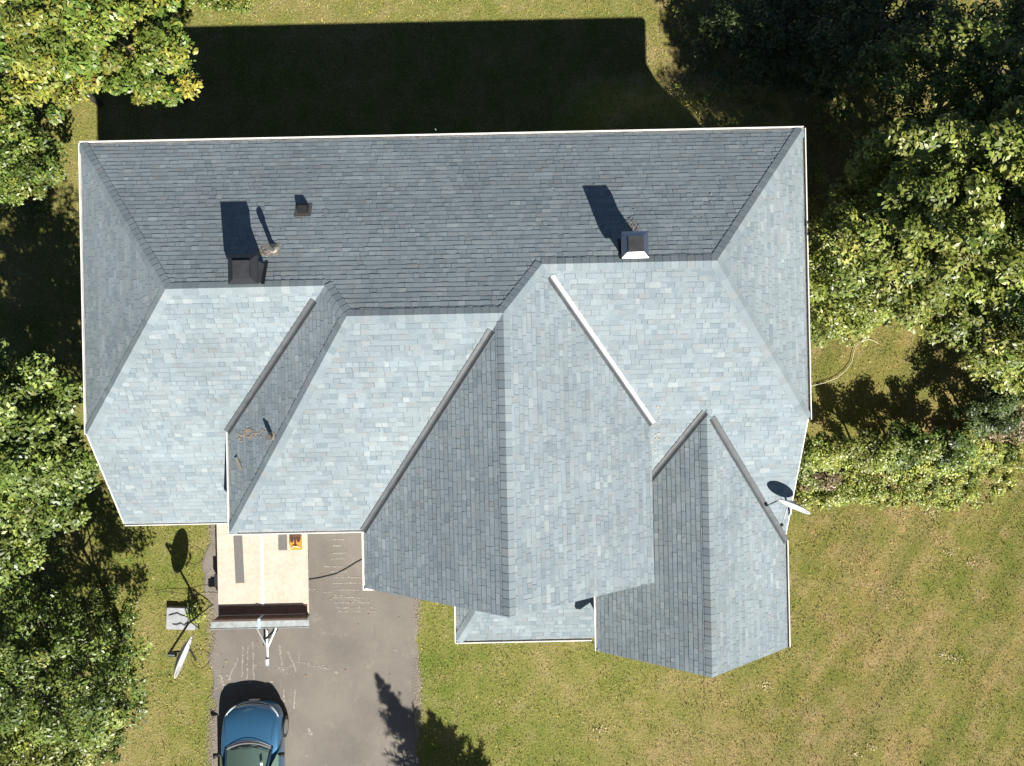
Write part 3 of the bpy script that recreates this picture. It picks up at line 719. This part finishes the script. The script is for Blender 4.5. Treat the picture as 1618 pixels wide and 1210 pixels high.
mb = MB(); mb.tube([(.0, Y0-.1, .55), (.0, -3.3, .50)], .05, 8); mb.tube([(-.5, Y0-.05, .55), (0, -2.9, .52)], .035, 8); mb.tube([(.5, Y0-.05, .55), (0, -2.9, .52)], .035, 8); tg = mb.build('tongue', mat('grey_steel', (.42,.43,.44,1), .45, .5), root)
mb = MB(); mb.tube([(0, -3.22, .55), (0, -3.42, .56)], [.065, .055], 10); mb.build('coupler', mat('pale_steel', (.62,.62,.62,1), .4, .3), tg)
mb = MB(); mb.tube([(.12, -2.45, .05), (.12, -2.45, .95)], .035, 10); mb.tube([(.12, -2.45, .95), (.28, -2.40, .98)], .015, 8); mb.tube([(.12, -2.45, .02), (.12, -2.45, .06)], .09, 12); mb.build('jack', M['darkmetal'], tg)
for sx in (-1, 1):
    for yy in (-.1, .75):
        mb = MB(); x = sx*1.12; mb.tube([(x-.10, yy, .33), (x+.10, yy, .33)], .33, 24); wh = mb.build('wheel', M['rubber'], root)
        mb = MB(); mb.tube([(x+sx*.10, yy, .33), (x+sx*.108, yy, .33)], .20, 18); mb.build('rim', M['hoodmetal'], wh)
mb = MB(); mb.box((-1.60, -.95, .05), (-1.41, -.55, .55)); mb.build('toolbox', M['black'], root)
tm = mat('felt', (.13,.125,.12,1), .9, noise=(20,.8,1.2))
def strip(x0, y0, x1, y1, wd, label, th=.012):
    z = ZD+.008; A, B = at(x0, y0, z), at(x1, y1, z); d = (B-A).normalized(); n = Vector((-d.y, d.x, 0))*wd/2; C0 = (A+B)/2; mb = MB()
    P = [A-n-C0, A+n-C0, B+n-C0, B-n-C0]; mb.face([p+Vector((0,0,th)) for p in P])
    for i in range(4): j = (i+1)%4; mb.face([P[j], P[i], P[i]+Vector((0,0,th)), P[j]+Vector((0,0,th))])
    o = mb.build('roofing_strip', tm); o.location = C0; tag(o, label, 'roofing strip')
strip(375, 830, 379.5, 921, .27, 'long dark roofing strip lying on the left half of the plywood deck')
strip(446.5, 828, 447, 869, .27, 'short dark roofing strip on the right half of the plywood deck')
bc = at(469, 856, ZD+.003); root = empty('toolbox', bc, R(2)); tag(root, 'orange and black tool box on the trailer deck by the eave', 'tool box')
org = mat('orange', (.72,.27,.03,1), .5, noise=(9,.7,1.2))
mb = MB(); mb.box((-.16, -.22, 0), (.16, .19, .16)); bevel(mb.build('case', org, root), .03)
mb = MB(); mb.box((-.165, .10, .162), (.165, .20, .19)); mb.box((-.03, -.13, .162), (.03, .10, .185)); mb.box((-.14, .02, .162), (-.06, .08, .185)); mb.box((.06, .02, .162), (.14, .08, .185)); bevel(mb.build('latch', mat('dark_brown', (.05,.025,.015,1), .6), root), .008)
mb = MB(); mb.tube([(-.12, -.15, .165), (-.06, -.10, .21), (.06, -.10, .21), (.12, -.15, .165)], .016, 8); mb.build('handle', mat('cream', (.75,.62,.42,1), .5), root)

# ------------------------------------------------------------------ the car
def car():
    root = empty('parked_car', (-8.10, -9.98, .03), R(1.0)); tag(root, 'blue car parked on the driveway behind the trailer', 'car')
    paint = mat('blue_paint', (.045,.15,.28,1), .34, .45, coat=.9); M['paint'] = paint
    # body loft: stations y (0 nose, negative to tail); ring from sill to centre
    st = [ # y, half width, hood/deck z centre, shoulder z, bottom z
     (0.00,.30,.42,.40,.30), (-.02,.52,.50,.46,.24), (-.08,.70,.60,.54,.20), (-.18,.82,.68,.62,.20), (-.32,.88,.76,.69,.20), (-.55,.92,.85,.77,.20),
     (-.85,.935,.92,.83,.20), (-1.15,.94,.97,.87,.20), (-1.4,.94,1.0,.89,.20), (-2.1,.94,1.0,.91,.20), (-3.0,.94,1.0,.93,.20), (-3.8,.93,1.02,.94,.22), (-4.15,.88,1.0,.9,.26), (-4.35,.80,.86,.8,.32), (-4.42,.6,.70,.66,.4)]
    mb = MB(); rings = []
    for y, hw, zc, zs, zb in st:
        half = [(hw*.93, zb), (hw*.99, zb+.12), (hw, (zb+zs)*.55), (hw*.975, zs-.04), (hw*.90, zs+.02), (hw*.72, zs+(zc-zs)*.55), (hw*.42, zc-.012), (0, zc)]
        curve = lambda x: y - (.0 if y < -.5 else .16*(abs(x)/.9)**2.2*(1+y*2))
        r_ = [mb.vert((x, curve(x), z)) for x, z in half] + [mb.vert((-x, curve(x), z)) for x, z in half[-2::-1]]
        rings.append(r_)
    for i in range(len(rings)-1):
        for k in range(len(rings[0])-1):
            mb.f.append((rings[i][k], rings[i][k+1], rings[i+1][k+1], rings[i+1][k])); mb.c.append(None); mb.m.append(0)
    for r_ in (rings[0], rings[-1][::-1]): mb.f.append(tuple(r_)); mb.c.append(None); mb.m.append(0)
    o = mb.build('body', paint, root, True); s = o.modifiers.new('s', 'SUBSURF'); s.levels = s.render_levels = 2
    # cabin: pillars/roof painted, glass panels inside
    gl = mat('car_glass', (.13,.20,.17,1), .06, spec=.8, coat=.5)
    cab = [(-1.10, .70, .985), (-1.75, .60, 1.38), (-2.05, .57, 1.44), (-3.0, .57, 1.44), (-3.45, .58, 1.36), (-3.95, .66, 1.03)]
    mb = MB(); rr = []
    for y, hw, z in cab:
        row = []
        for t in np.linspace(-1, 1, 13): row.append(mb.vert((hw*t, y+(-.18*t*t if y > -2 else .10*t*t), z-.05*t*t)))
        rr.append(row)
    for i in (1, 2, 3):
        for k in range(12): mb.f.append((rr[i][k], rr[i][k+1], rr[i+1][k+1], rr[i+1][k])); mb.c.append(None); mb.m.append(0)
    # side pillars
    o = mb.build('roof', paint, root, True)
    mb = MB(); w0 = []; w1 = []
    for t in np.linspace(-1, 1, 13):
        w0.append(mb.vert((.70*t, -1.12-.18*t*t, .975-.04*t*t))); w1.append(mb.vert((.60*t, -1.75-.18*t*t, 1.375-.05*t*t)))
    for k in range(12): mb.f.append((w0[k], w1[k], w1[k+1], w0[k+1])); mb.c.append(None); mb.m.append(0)
    ws = mb.build('windshield', gl, root, True)
    mb = MB()
    for t0, t1 in ((-.82, -.30), (-.1, .45)): pass
    mb.tube([(-.55, -1.28, .985), (-.25, -1.20, 1.03), (.10, -1.19, 1.045)], .009, 6); mb.tube([(.05, -1.17, 1.0), (.35, -1.22, 1.03), (.62, -1.33, 1.02)], .009, 6); mb.build('wiper', M['black'], ws)
    mb = MB(); mb.box((.44, -1.62, 1.262), (.52, -1.54, 1.276)); o = mb.build('sticker', M['paperwhite'], ws); 
    mb = MB(); mb.tube([(.70*t, -1.06-.20*t*t, .985-.05*t*t) for t in np.linspace(-1.02, 1.02, 13)], .030, 8); mb.build('cowl', mat('cowl_grey', (.16,.15,.15,1), .6), root)
    mb = MB(); mb.tube([(.66*t, -.985-.20*t*t, 1.0-.055*t*t) for t in np.linspace(-1.02, 1.02, 13)], .010, 6); mb.build('hood_edge', M['hoodmetal'], root)
    for s in (-1, 1):
        mb = MB(); mb.tube([(s*.71, -1.22, .93), (s*.605, -1.9, 1.325), (s*.58, -2.2, 1.40), (s*.585, -3.0, 1.40), (s*.6, -3.5, 1.30), (s*.68, -3.95, 1.0)], .032, 8)
        mb.build('pillar', paint, root, True)
        mb = MB(); mb.face([(s*.90, -1.35, .95), (s*.90, -3.7, .97), (s*.63, -3.4, 1.34), (s*.61, -1.95, 1.36)]); mb.build('side_window', gl, root)
        mb = MB(); P = [(s*.83, -.42, .665), (s*.77, -.29, .635), (s*.66, -.17, .60), (s*.52, -.085, .555)]
        mb.tube(P, [.02, .030, .030, .018], 10); mb.build('headlight', mat('lamp_glass', (.62,.66,.68,1), .12, .3, coat=1), root, True)
        mb = MB(); mb.tube([(s*.94, -1.42, .98), (s*1.07, -1.44, 1.0)], [.05, .085], 12); mb.tube([(s*.88, -1.42, .95), (s*.97, -1.42, .98)], .03, 8); mb.build('mirror', M['black'], root, True)
        for yy in (-.86, -3.45):
            mb = MB(); mb.tube([(s*.76, yy, .32), (s*.965, yy, .32)], .32, 28); wh = mb.build('wheel', M['rubber'], root)
            mb = MB(); mb.tube([(s*.966, yy, .32), (s*.985, yy, .32)], [.22, .20], 20); mb.build('rim', M['hoodmetal'], wh)
        mb = MB(); mb.tube([(s*.80, -.5, .835), (s*.72, -.8, .925), (s*.70, -1.05, .955)], .004, 5); mb.build('hood_seam', M['black'], root)
    mb = MB(); mb.tube([(.50*t, -.055-.08*t*t, .575) for t in np.linspace(-1, 1, 11)], .030, 8); mb.tube([(.46*t, -.012-.08*t*t, .49) for t in np.linspace(-1, 1, 11)], .022, 8); mb.build('grille', mat('chrome', (.5,.52,.55,1), .25, 1), root)
    mb = MB(); mb.box((-.16, .012, .33), (.16, .03, .44)); bevel(mb.build('number_plate', M['paperwhite'], root), .004)
    mb = MB(); mb.face([(-.68,-1.3,.8),(.68,-1.3,.8),(.68,-3.9,.8),(-.68,-3.9,.8)]); mb.build('interior', M['black'], root)
car()

# ------------------------------------------------------------------ foliage
def leaf_mat(name, trans=.14):
    m = bpy.data.materials.new(name); m.use_nodes = True; N = m.node_tree.nodes; L = m.node_tree.links
    b = N['Principled BSDF']; b.inputs['Roughness'].default_value = .42; b.inputs['Specular IOR Level'].default_value = .5
    a = N.new('ShaderNodeVertexColor'); a.layer_name = 'tint'; L.new(a.outputs[0], b.inputs['Base Color'])
    t = N.new('ShaderNodeBsdfTranslucent'); L.new(a.outputs[0], t.inputs[0])
    mx = N.new('ShaderNodeMixShader'); mx.inputs[0].default_value = trans
    L.new(b.outputs[0], mx.inputs[1]); L.new(t.outputs[0], mx.inputs[2]); L.new(mx.outputs[0], N['Material Output'].inputs[0]); return m
M['leaf'] = leaf_mat('leaf')

def leaves(centres, radii, per, size, pal, flat=.55, upb=1.0):
    """leaf quads around clump centres; pal = [(rgb, weight)...]"""
    n = len(centres)*per; ci = np.repeat(np.arange(len(centres)), per)
    d = RNG.normal(size=(n, 3)); d /= np.linalg.norm(d, axis=1)[:, None]
    r_ = RNG.random(n)**.45
    P = centres[ci]+d*(r_*radii[ci])[:, None]*np.array([1, 1, flat])
    nrm = d*.65+np.array([0, 0, upb])+RNG.normal(size=(n, 3))*.38; nrm /= np.linalg.norm(nrm, axis=1)[:, None]
    ra = RNG.normal(size=(n, 3))+d*.8; a = np.cross(nrm, ra); a /= np.linalg.norm(a, axis=1)[:, None]; b_ = np.cross(nrm, a)
    s = size*RNG.uniform(.6, 1.35, n)[:, None]; wd = .42
    V = np.stack([P-b_*s*.5, P+a*s*wd*.6-b_*s*.02+nrm*s*.06, P+b_*s*.55-nrm*s*.10, P-a*s*wd*.6-b_*s*.02+nrm*s*.06], 1)
    cols = np.array([c_ for c_, _ in pal]); wt = np.array([w_ for _, w_ in pal], float); wt /= wt.sum()
    clump_c = RNG.choice(len(pal), len(centres), p=wt); own = RNG.choice(len(pal), n, p=wt)
    pick = np.where(RNG.random(n) < .62, clump_c[ci], own)
    ck = RNG.uniform(.75, 1.4, len(centres))[ci]; k = RNG.uniform(.6, 1.6, n)
    return V, cols[pick]*(k*ck)[:, None]

GREEN = [((.090,.135,.024), 5), ((.125,.165,.032), 4), ((.062,.10,.02), 3), ((.17,.19,.04), 1.5)]
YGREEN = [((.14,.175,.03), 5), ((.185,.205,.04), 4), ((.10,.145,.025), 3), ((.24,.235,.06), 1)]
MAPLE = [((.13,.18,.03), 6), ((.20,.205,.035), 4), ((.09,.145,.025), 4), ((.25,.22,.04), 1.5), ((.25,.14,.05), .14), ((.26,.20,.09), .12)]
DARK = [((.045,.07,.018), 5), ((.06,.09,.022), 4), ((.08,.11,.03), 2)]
WEED = [((.19,.23,.04), 5), ((.26,.28,.055), 4), ((.13,.18,.03), 3), ((.32,.30,.09), 1.5)]
DRY = [((.16,.12,.06), 4), ((.20,.16,.08), 3), ((.13,.16,.035), 5), ((.09,.065,.035), 2)]

def tree(pos, h, rad, label, pal, clumps=60, per=260, size=.13, crown_lo=.35, group=None, cat='tree', name='tree', trunk_r=.16, flat=.55, gap=.8, lean=(0, 0), clump_r=(.24, .50)):
    """pos: base; h: height; rad: (rx, ry)"""
    x0, y0 = pos; z0 = gh(x0, y0)
    root = empty(name, (x0, y0, z0)); tag(root, label, cat, group)
    if clump_r[0] == .24: clumps = int(clumps*1.55); per = int(per*.58); trunk_r *= .6
    zc = h*(crown_lo+1)/2; hz = h*(1-crown_lo)/2
    C = []
    lob = [RNG.uniform(0, 6.28) for _ in range(3)]
    tries = 0
    while len(C) < clumps and tries < clumps*40:
        tries += 1
        d = RNG.normal(size=3); d /= np.linalg.norm(d)
        if d[2] < -.35: continue
        th = math.atan2(d[1], d[0]); lobe = 1+.16*math.sin(3*th+lob[0])+.10*math.sin(5*th+lob[1])
        r_ = (RNG.random()**.35)*lobe
        p = np.array([d[0]*rad[0]*r_+lean[0]*(d[2]+1), d[1]*rad[1]*r_+lean[1]*(d[2]+1), zc+d[2]*hz*r_])
        if any(np.linalg.norm((p-q)*np.array([1, 1, .7])) < .42*gap for q in C): continue
        C.append(p)
    C = np.array(C); rr = RNG.uniform(clump_r[0], clump_r[1], len(C))
    V, col = leaves(C, rr, per, size, pal, flat)
    quads_mesh('crown', V, col, M['leaf'], root)
    mb = MB(); K = 7; tp = [Vector((lean[0]*(t**1.5)+.08*math.sin(4*t+x0)*h/6, lean[1]*(t**1.5)+.08*math.cos(3*t+y0)*h/6, h*.82*t)) for t in np.linspace(0, 1, K)]
    tp[0].z = -.2
    mb.tube(tp, [trunk_r*(1.15-.95*t) for t in np.linspace(0, 1, K)], 10)
    for i in RNG.choice(len(C), min(len(C), 26), replace=False):
        e = Vector(C[i]); t = min(.9, max(.5, (e.z-.15*h)/(h*.82))); s_ = tp[0].lerp(tp[-1], t); s_ = Vector((tp[int(t*(K-1))].x, tp[int(t*(K-1))].y, tp[int(t*(K-1))].z))
        m_ = s_.lerp(e, .5)+Vector((0, 0, .12*h/6)); mb.tube([s_, m_, e], [trunk_r*.38, trunk_r*.22, .012], 6)
    mb.build('trunk', M['bark'], root, True)
    return root

def disp(px, py, zmid):
    p = at(px, py, zmid); return (p.x, p.y)
TG = 'broadleaf trees around the house'
tree(disp(158, 42, 5.0), 7.0, (2.05, 1.95), 'maple with reddening leaf tips beyond the roof\'s upper left corner', MAPLE, 95, 300, .13, .4, TG)
tree(disp(15, 60, 4.6), 6.4, (1.7, 2.2), 'yellow-green maple in the upper left corner of the view', MAPLE, 60, 280, .13, .35, TG)
tree(disp(8, 240, 3.0), 4.4, (1.0, 1.4), 'smaller green tree left of the house below the maples', GREEN+[((.17,.20,.04), 2)], 48, 240, .11, .2, TG)
tree(disp(5, 790, 4.2), 6.2, (1.75, 2.1), 'dark green tree crowding the left side of the house', GREEN+[((.17,.22,.06), 3)], 85, 260, .13, .3, TG)
tree(disp(-15, 640, 6.2), 8.3, (1.5, 1.5), 'tall loose tree at the left edge beside the roof', GREEN+[((.17,.22,.06), 3)], 38, 230, .13, .5, TG)
tree(disp(35, 690, 5.2), 7.2, (1.45, 1.4), 'green tree nearest the lower end of the left eave', GREEN+[((.17,.22,.06), 3)], 60, 250, .13, .35, TG)
tree(disp(95, 1075, 3.7), 5.6, (2.0, 1.9), 'leafy tree in the lower left corner beside the standing dish', GREEN, 70, 240, .11, .25, TG)
tree(disp(40, 1180, 3.2), 4.8, (1.9, 1.5), 'yellow-green bushy tree at the bottom left corner', YGREEN, 60, 260, .11, .2, TG)
tree(disp(-60, 1000, 4.0), 6.0, (1.6, 1.8), 'tree half out of view at the left edge above the corner', GREEN, 50, 240, .12, .3, TG)
tree(disp(1440, 370, 5.2), 7.6, (2.55, 2.3), 'broad sunlit yellow-green tree right of the house', YGREEN, 130, 300, .12, .35, TG)
tree(disp(1560, 470, 4.4), 6.6, (2.0, 1.8), 'dense yellow-green tree at the right edge above the hedge', YGREEN, 90, 300, .12, .3, TG)
tree(disp(1345, 455, 2.6), 3.8, (1.3, 1.5), 'low yellow-green tree close to the right eave', YGREEN, 60, 260, .11, .15, TG)
tree(disp(1540, 130, 5.0), 7.4, (2.4, 2.2), 'dim green tree in the upper right corner of the view', GREEN, 90, 270, .12, .35, TG)
tree(disp(1640, 270, 6.6), 9.2, (2.0, 2.2), 'tall tree at the right edge behind the sunlit one', GREEN, 60, 260, .12, .45, TG)
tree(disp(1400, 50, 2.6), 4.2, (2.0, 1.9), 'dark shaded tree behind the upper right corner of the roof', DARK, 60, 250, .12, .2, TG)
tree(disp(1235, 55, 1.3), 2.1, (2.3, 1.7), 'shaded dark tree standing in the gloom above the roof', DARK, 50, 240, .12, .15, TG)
tree((13.6, 2.0), 11.5, (2.6, 2.6), 'tallest tree standing beyond the right edge', GREEN, 80, 260, .14, .45, TG)
tree((12.6, 5.6), 10.6, (1.9, 1.9), 'tall tree over the right edge level with the rear eave', GREEN, 60, 260, .13, .5, TG)
tree((10.4, 4.2), 10.2, (1.9, 1.9), 'tall slim tree rising behind the broad sunlit tree', YGREEN, 60, 260, .13, .5, TG)

# bushes
BG = 'bushes along the right-hand border'
for (px, py, h, rx, ry, lab, pal) in (
  (1280, 706, 2.4, .55, .45, 'light green bush touching the lower right of the roof', WEED),
  (1318, 700, 2.4, .65, .5, 'shaded green bush second from the roof edge', YGREEN),
  (1385, 700, 2.3, .65, .55, 'taller round bush at the middle of the border', YGREEN),
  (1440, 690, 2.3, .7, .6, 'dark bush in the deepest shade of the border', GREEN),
  (1500, 690, 2.1, .7, .6, 'green bush left of the thin brownish one', GREEN),
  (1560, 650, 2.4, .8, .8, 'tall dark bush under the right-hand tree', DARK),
  (1612, 600, 2.6, .8, .8, 'yellowish bush at the right edge below the tree', YGREEN),
  (1597, 668, 1.6, .6, .4, 'thin brownish bush at the right edge', DRY),
  (1545, 715, 1.3, .6, .4, 'low light green bush before the thin brownish one', WEED),
  (1470, 735, 1.0, .7, .4, 'low leafy bush at the front of the border', WEED),
  (1290, 752, .8, .55, .35, 'brown dead bush beside the roof dish', DRY)):
    p = at(px, py + (16 if h >= 1.9 and py > 680 else 0), h*.6); n = int(9+10*rx*ry*2.2)
    tree((p.x, p.y), h, (rx, ry), lab, pal, n, 200, .095, .05, BG, 'bush', 'bush', .04, .7, .55, clump_r=(.2, .36))
p = at(307, 968, .3); tree((p.x, p.y), .5, (.24, .26), 'small yellow-green weed bush beside the dish mast', WEED, 9, 50, .09, .1, None, 'bush', 'bush', .015, .6, .4, clump_r=(.12, .2))
# undergrowth: uncountable leafy ground cover
def undergrowth(boxes, name, label, pal, size=.085):
    Cs = []; 
    for (x0, y0, x1, y1, n, h) in boxes:
        for i in range(n):
            p = at(random.uniform(x0, x1), random.uniform(y0, y1), 0); Cs.append((p.x, p.y, gh(p.x, p.y)+random.uniform(.02, h)))
    Cs = np.array(Cs); V, col = leaves(Cs, RNG.uniform(.10, .26, len(Cs)), 34, size, pal, .5)
    tag(quads_mesh(name, V, col, M['leaf']), label, 'undergrowth', kind='stuff')
undergrowth([(1258, 735, 1330, 795, 110, .45), (1300, 715, 1540, 785, 330, .7), (1430, 760, 1520, 800, 40, .2), (1270, 780, 1420, 800, 26, .15), (1400, 770, 1600, 800, 30, .12), (1530, 700, 1600, 760, 40, .3), (1500, 700, 1618, 740, 70, .5), (1270, 715, 1400, 740, 40, .4)], 'undergrowth', 'yellow-green weeds along the front of the border', WEED)
undergrowth([(0, 930, 60, 1210, 140, .6), (60, 960, 205, 1210, 300, .5), (150, 920, 215, 1080, 80, .35), (0, 560, 110, 930, 200, .5)], 'undergrowth', 'low green weeds beneath the trees left of the driveway', GREEN)
undergrowth([(1275, 180, 1618, 520, 330, .6), (1290, 480, 1520, 520, 60, .25), (1060, -20, 1618, 190, 160, .5)], 'undergrowth', 'yellow-green plants growing beneath the right-hand trees', YGREEN)
undergrowth([(280, -20, 395, 22, 60, .3), (0, 130, 60, 340, 120, .5), (60, 250, 95, 340, 25, .3), (0, 0, 130, 120, 80, .5)], 'undergrowth', 'low leafy plants at the back left of the lawn', YGREEN)

V = []; C = []
def litter(cx, cy, sx, sy, n, tones, s0=.012, s1=.034):
    for i in range(n):
        p = at(cx+random.gauss(0, sx), cy+random.gauss(0, sy), 0); z = gh(p.x, p.y)+random.uniform(.03, .09)
        if in_drive(np.float64(p.x), np.float64(p.y)): z += .01
        if -9.8 < p.x < 6.6 and -3 < p.y < 5.6: continue
        s_ = random.uniform(s0, s1); a = random.uniform(0, 6.3); c_, d_ = math.cos(a)*s_, math.sin(a)*s_; k = random.uniform(.7, 1.3)
        V.append([(p.x+c_, p.y+d_, z), (p.x-d_*.7, p.y+c_*.7, z+random.uniform(-.01, .012)), (p.x-c_, p.y-d_, z), (p.x+d_*.7, p.y-c_*.7, z)])
        t = random.choice(tones); C.append(tuple(x*k for x in t))
TAN = [(.42,.33,.20), (.50,.42,.28), (.34,.24,.12)]; LF = [(.36,.27,.08), (.30,.16,.06), (.40,.34,.12), (.22,.14,.07)]
for cx, cy in ((1500, 872), (1532, 890), (1508, 1040), (1488, 1036), (1470, 810), (1380, 1180), (1345, 1190), (1210, 1082), (950, 1150)): litter(cx, cy, 6, 4, 34, TAN, .01, .03)
for cx, cy, n in ((240, 900, 60), (245, 1100, 60), (60, 200, 50), (110, 380, 40), (700, 20, 30), (1380, 590, 60), (1350, 860, 50), (1500, 950, 40), (700, 1090, 40), (300, 1100, 60), (520, 1000, 16)): litter(cx, cy, 50, 60, n, LF)
tag(quads_mesh('fallen_leaves', np.array(V), np.array(C), M['grit']), 'small dry fallen leaves and pale straw bits on the lawn', 'leaves', kind='stuff')

# conifers standing below the frame, throwing their shadows up the drive
def conifer(x, y, h, r0, label):
    root = empty('conifer', (x, y, 0)); tag(root, label, 'tree', 'conifers by the driveway')
    mb = MB(); mb.tube([(0, 0, -.2), (0, 0, h)], [.16, .02], 8); mb.build('trunk', M['bark'], root)
    V = []; C = []
    nb = int(h*44)
    for i in range(nb):
        t = (i/nb)**.9; z = .5+(h-.45)*t; ln = r0*(1-t)**1.0*random.uniform(.45, 1.4)+.03; a = random.uniform(0, 6.283)
        dx, dy = math.cos(a), math.sin(a); droop = random.uniform(-.05, .35)
        for k in range(int(10+ln*26)):
            s_ = random.uniform(.1, 1); p = np.array([dx*ln*s_, dy*ln*s_, z+ln*s_*droop])
            tw = a+random.choice((-1, 1))*random.uniform(.3, 1.1); l2 = random.uniform(.12, .36)*(1.1-.5*s_)*min(1, .25+2.2*(1-t)); w_ = .022
            e = p+np.array([math.cos(tw)*l2, math.sin(tw)*l2, random.uniform(-.02, .10)]); sd = np.array([-math.sin(tw)*w_, math.cos(tw)*w_, .01])
            V.append([p-sd, p+sd, e+sd*.3, e-sd*.3]); g = random.uniform(.7, 1.3); C.append((.03*g, .06*g, .022*g))
    quads_mesh('crown', np.array(V), np.array(C), M['leaf'], root)
b1 = at(588+22.9*7, 1068+44*7, 0); conifer(b1.x+.15, b1.y, 7.0, 1.75, 'taller pointed conifer beside the driveway')
b2 = at(660+22.9*6, 1126+44*6, 0); conifer(b2.x+.35, b2.y, 6.0, 2.1, 'shorter wide conifer beside the driveway')
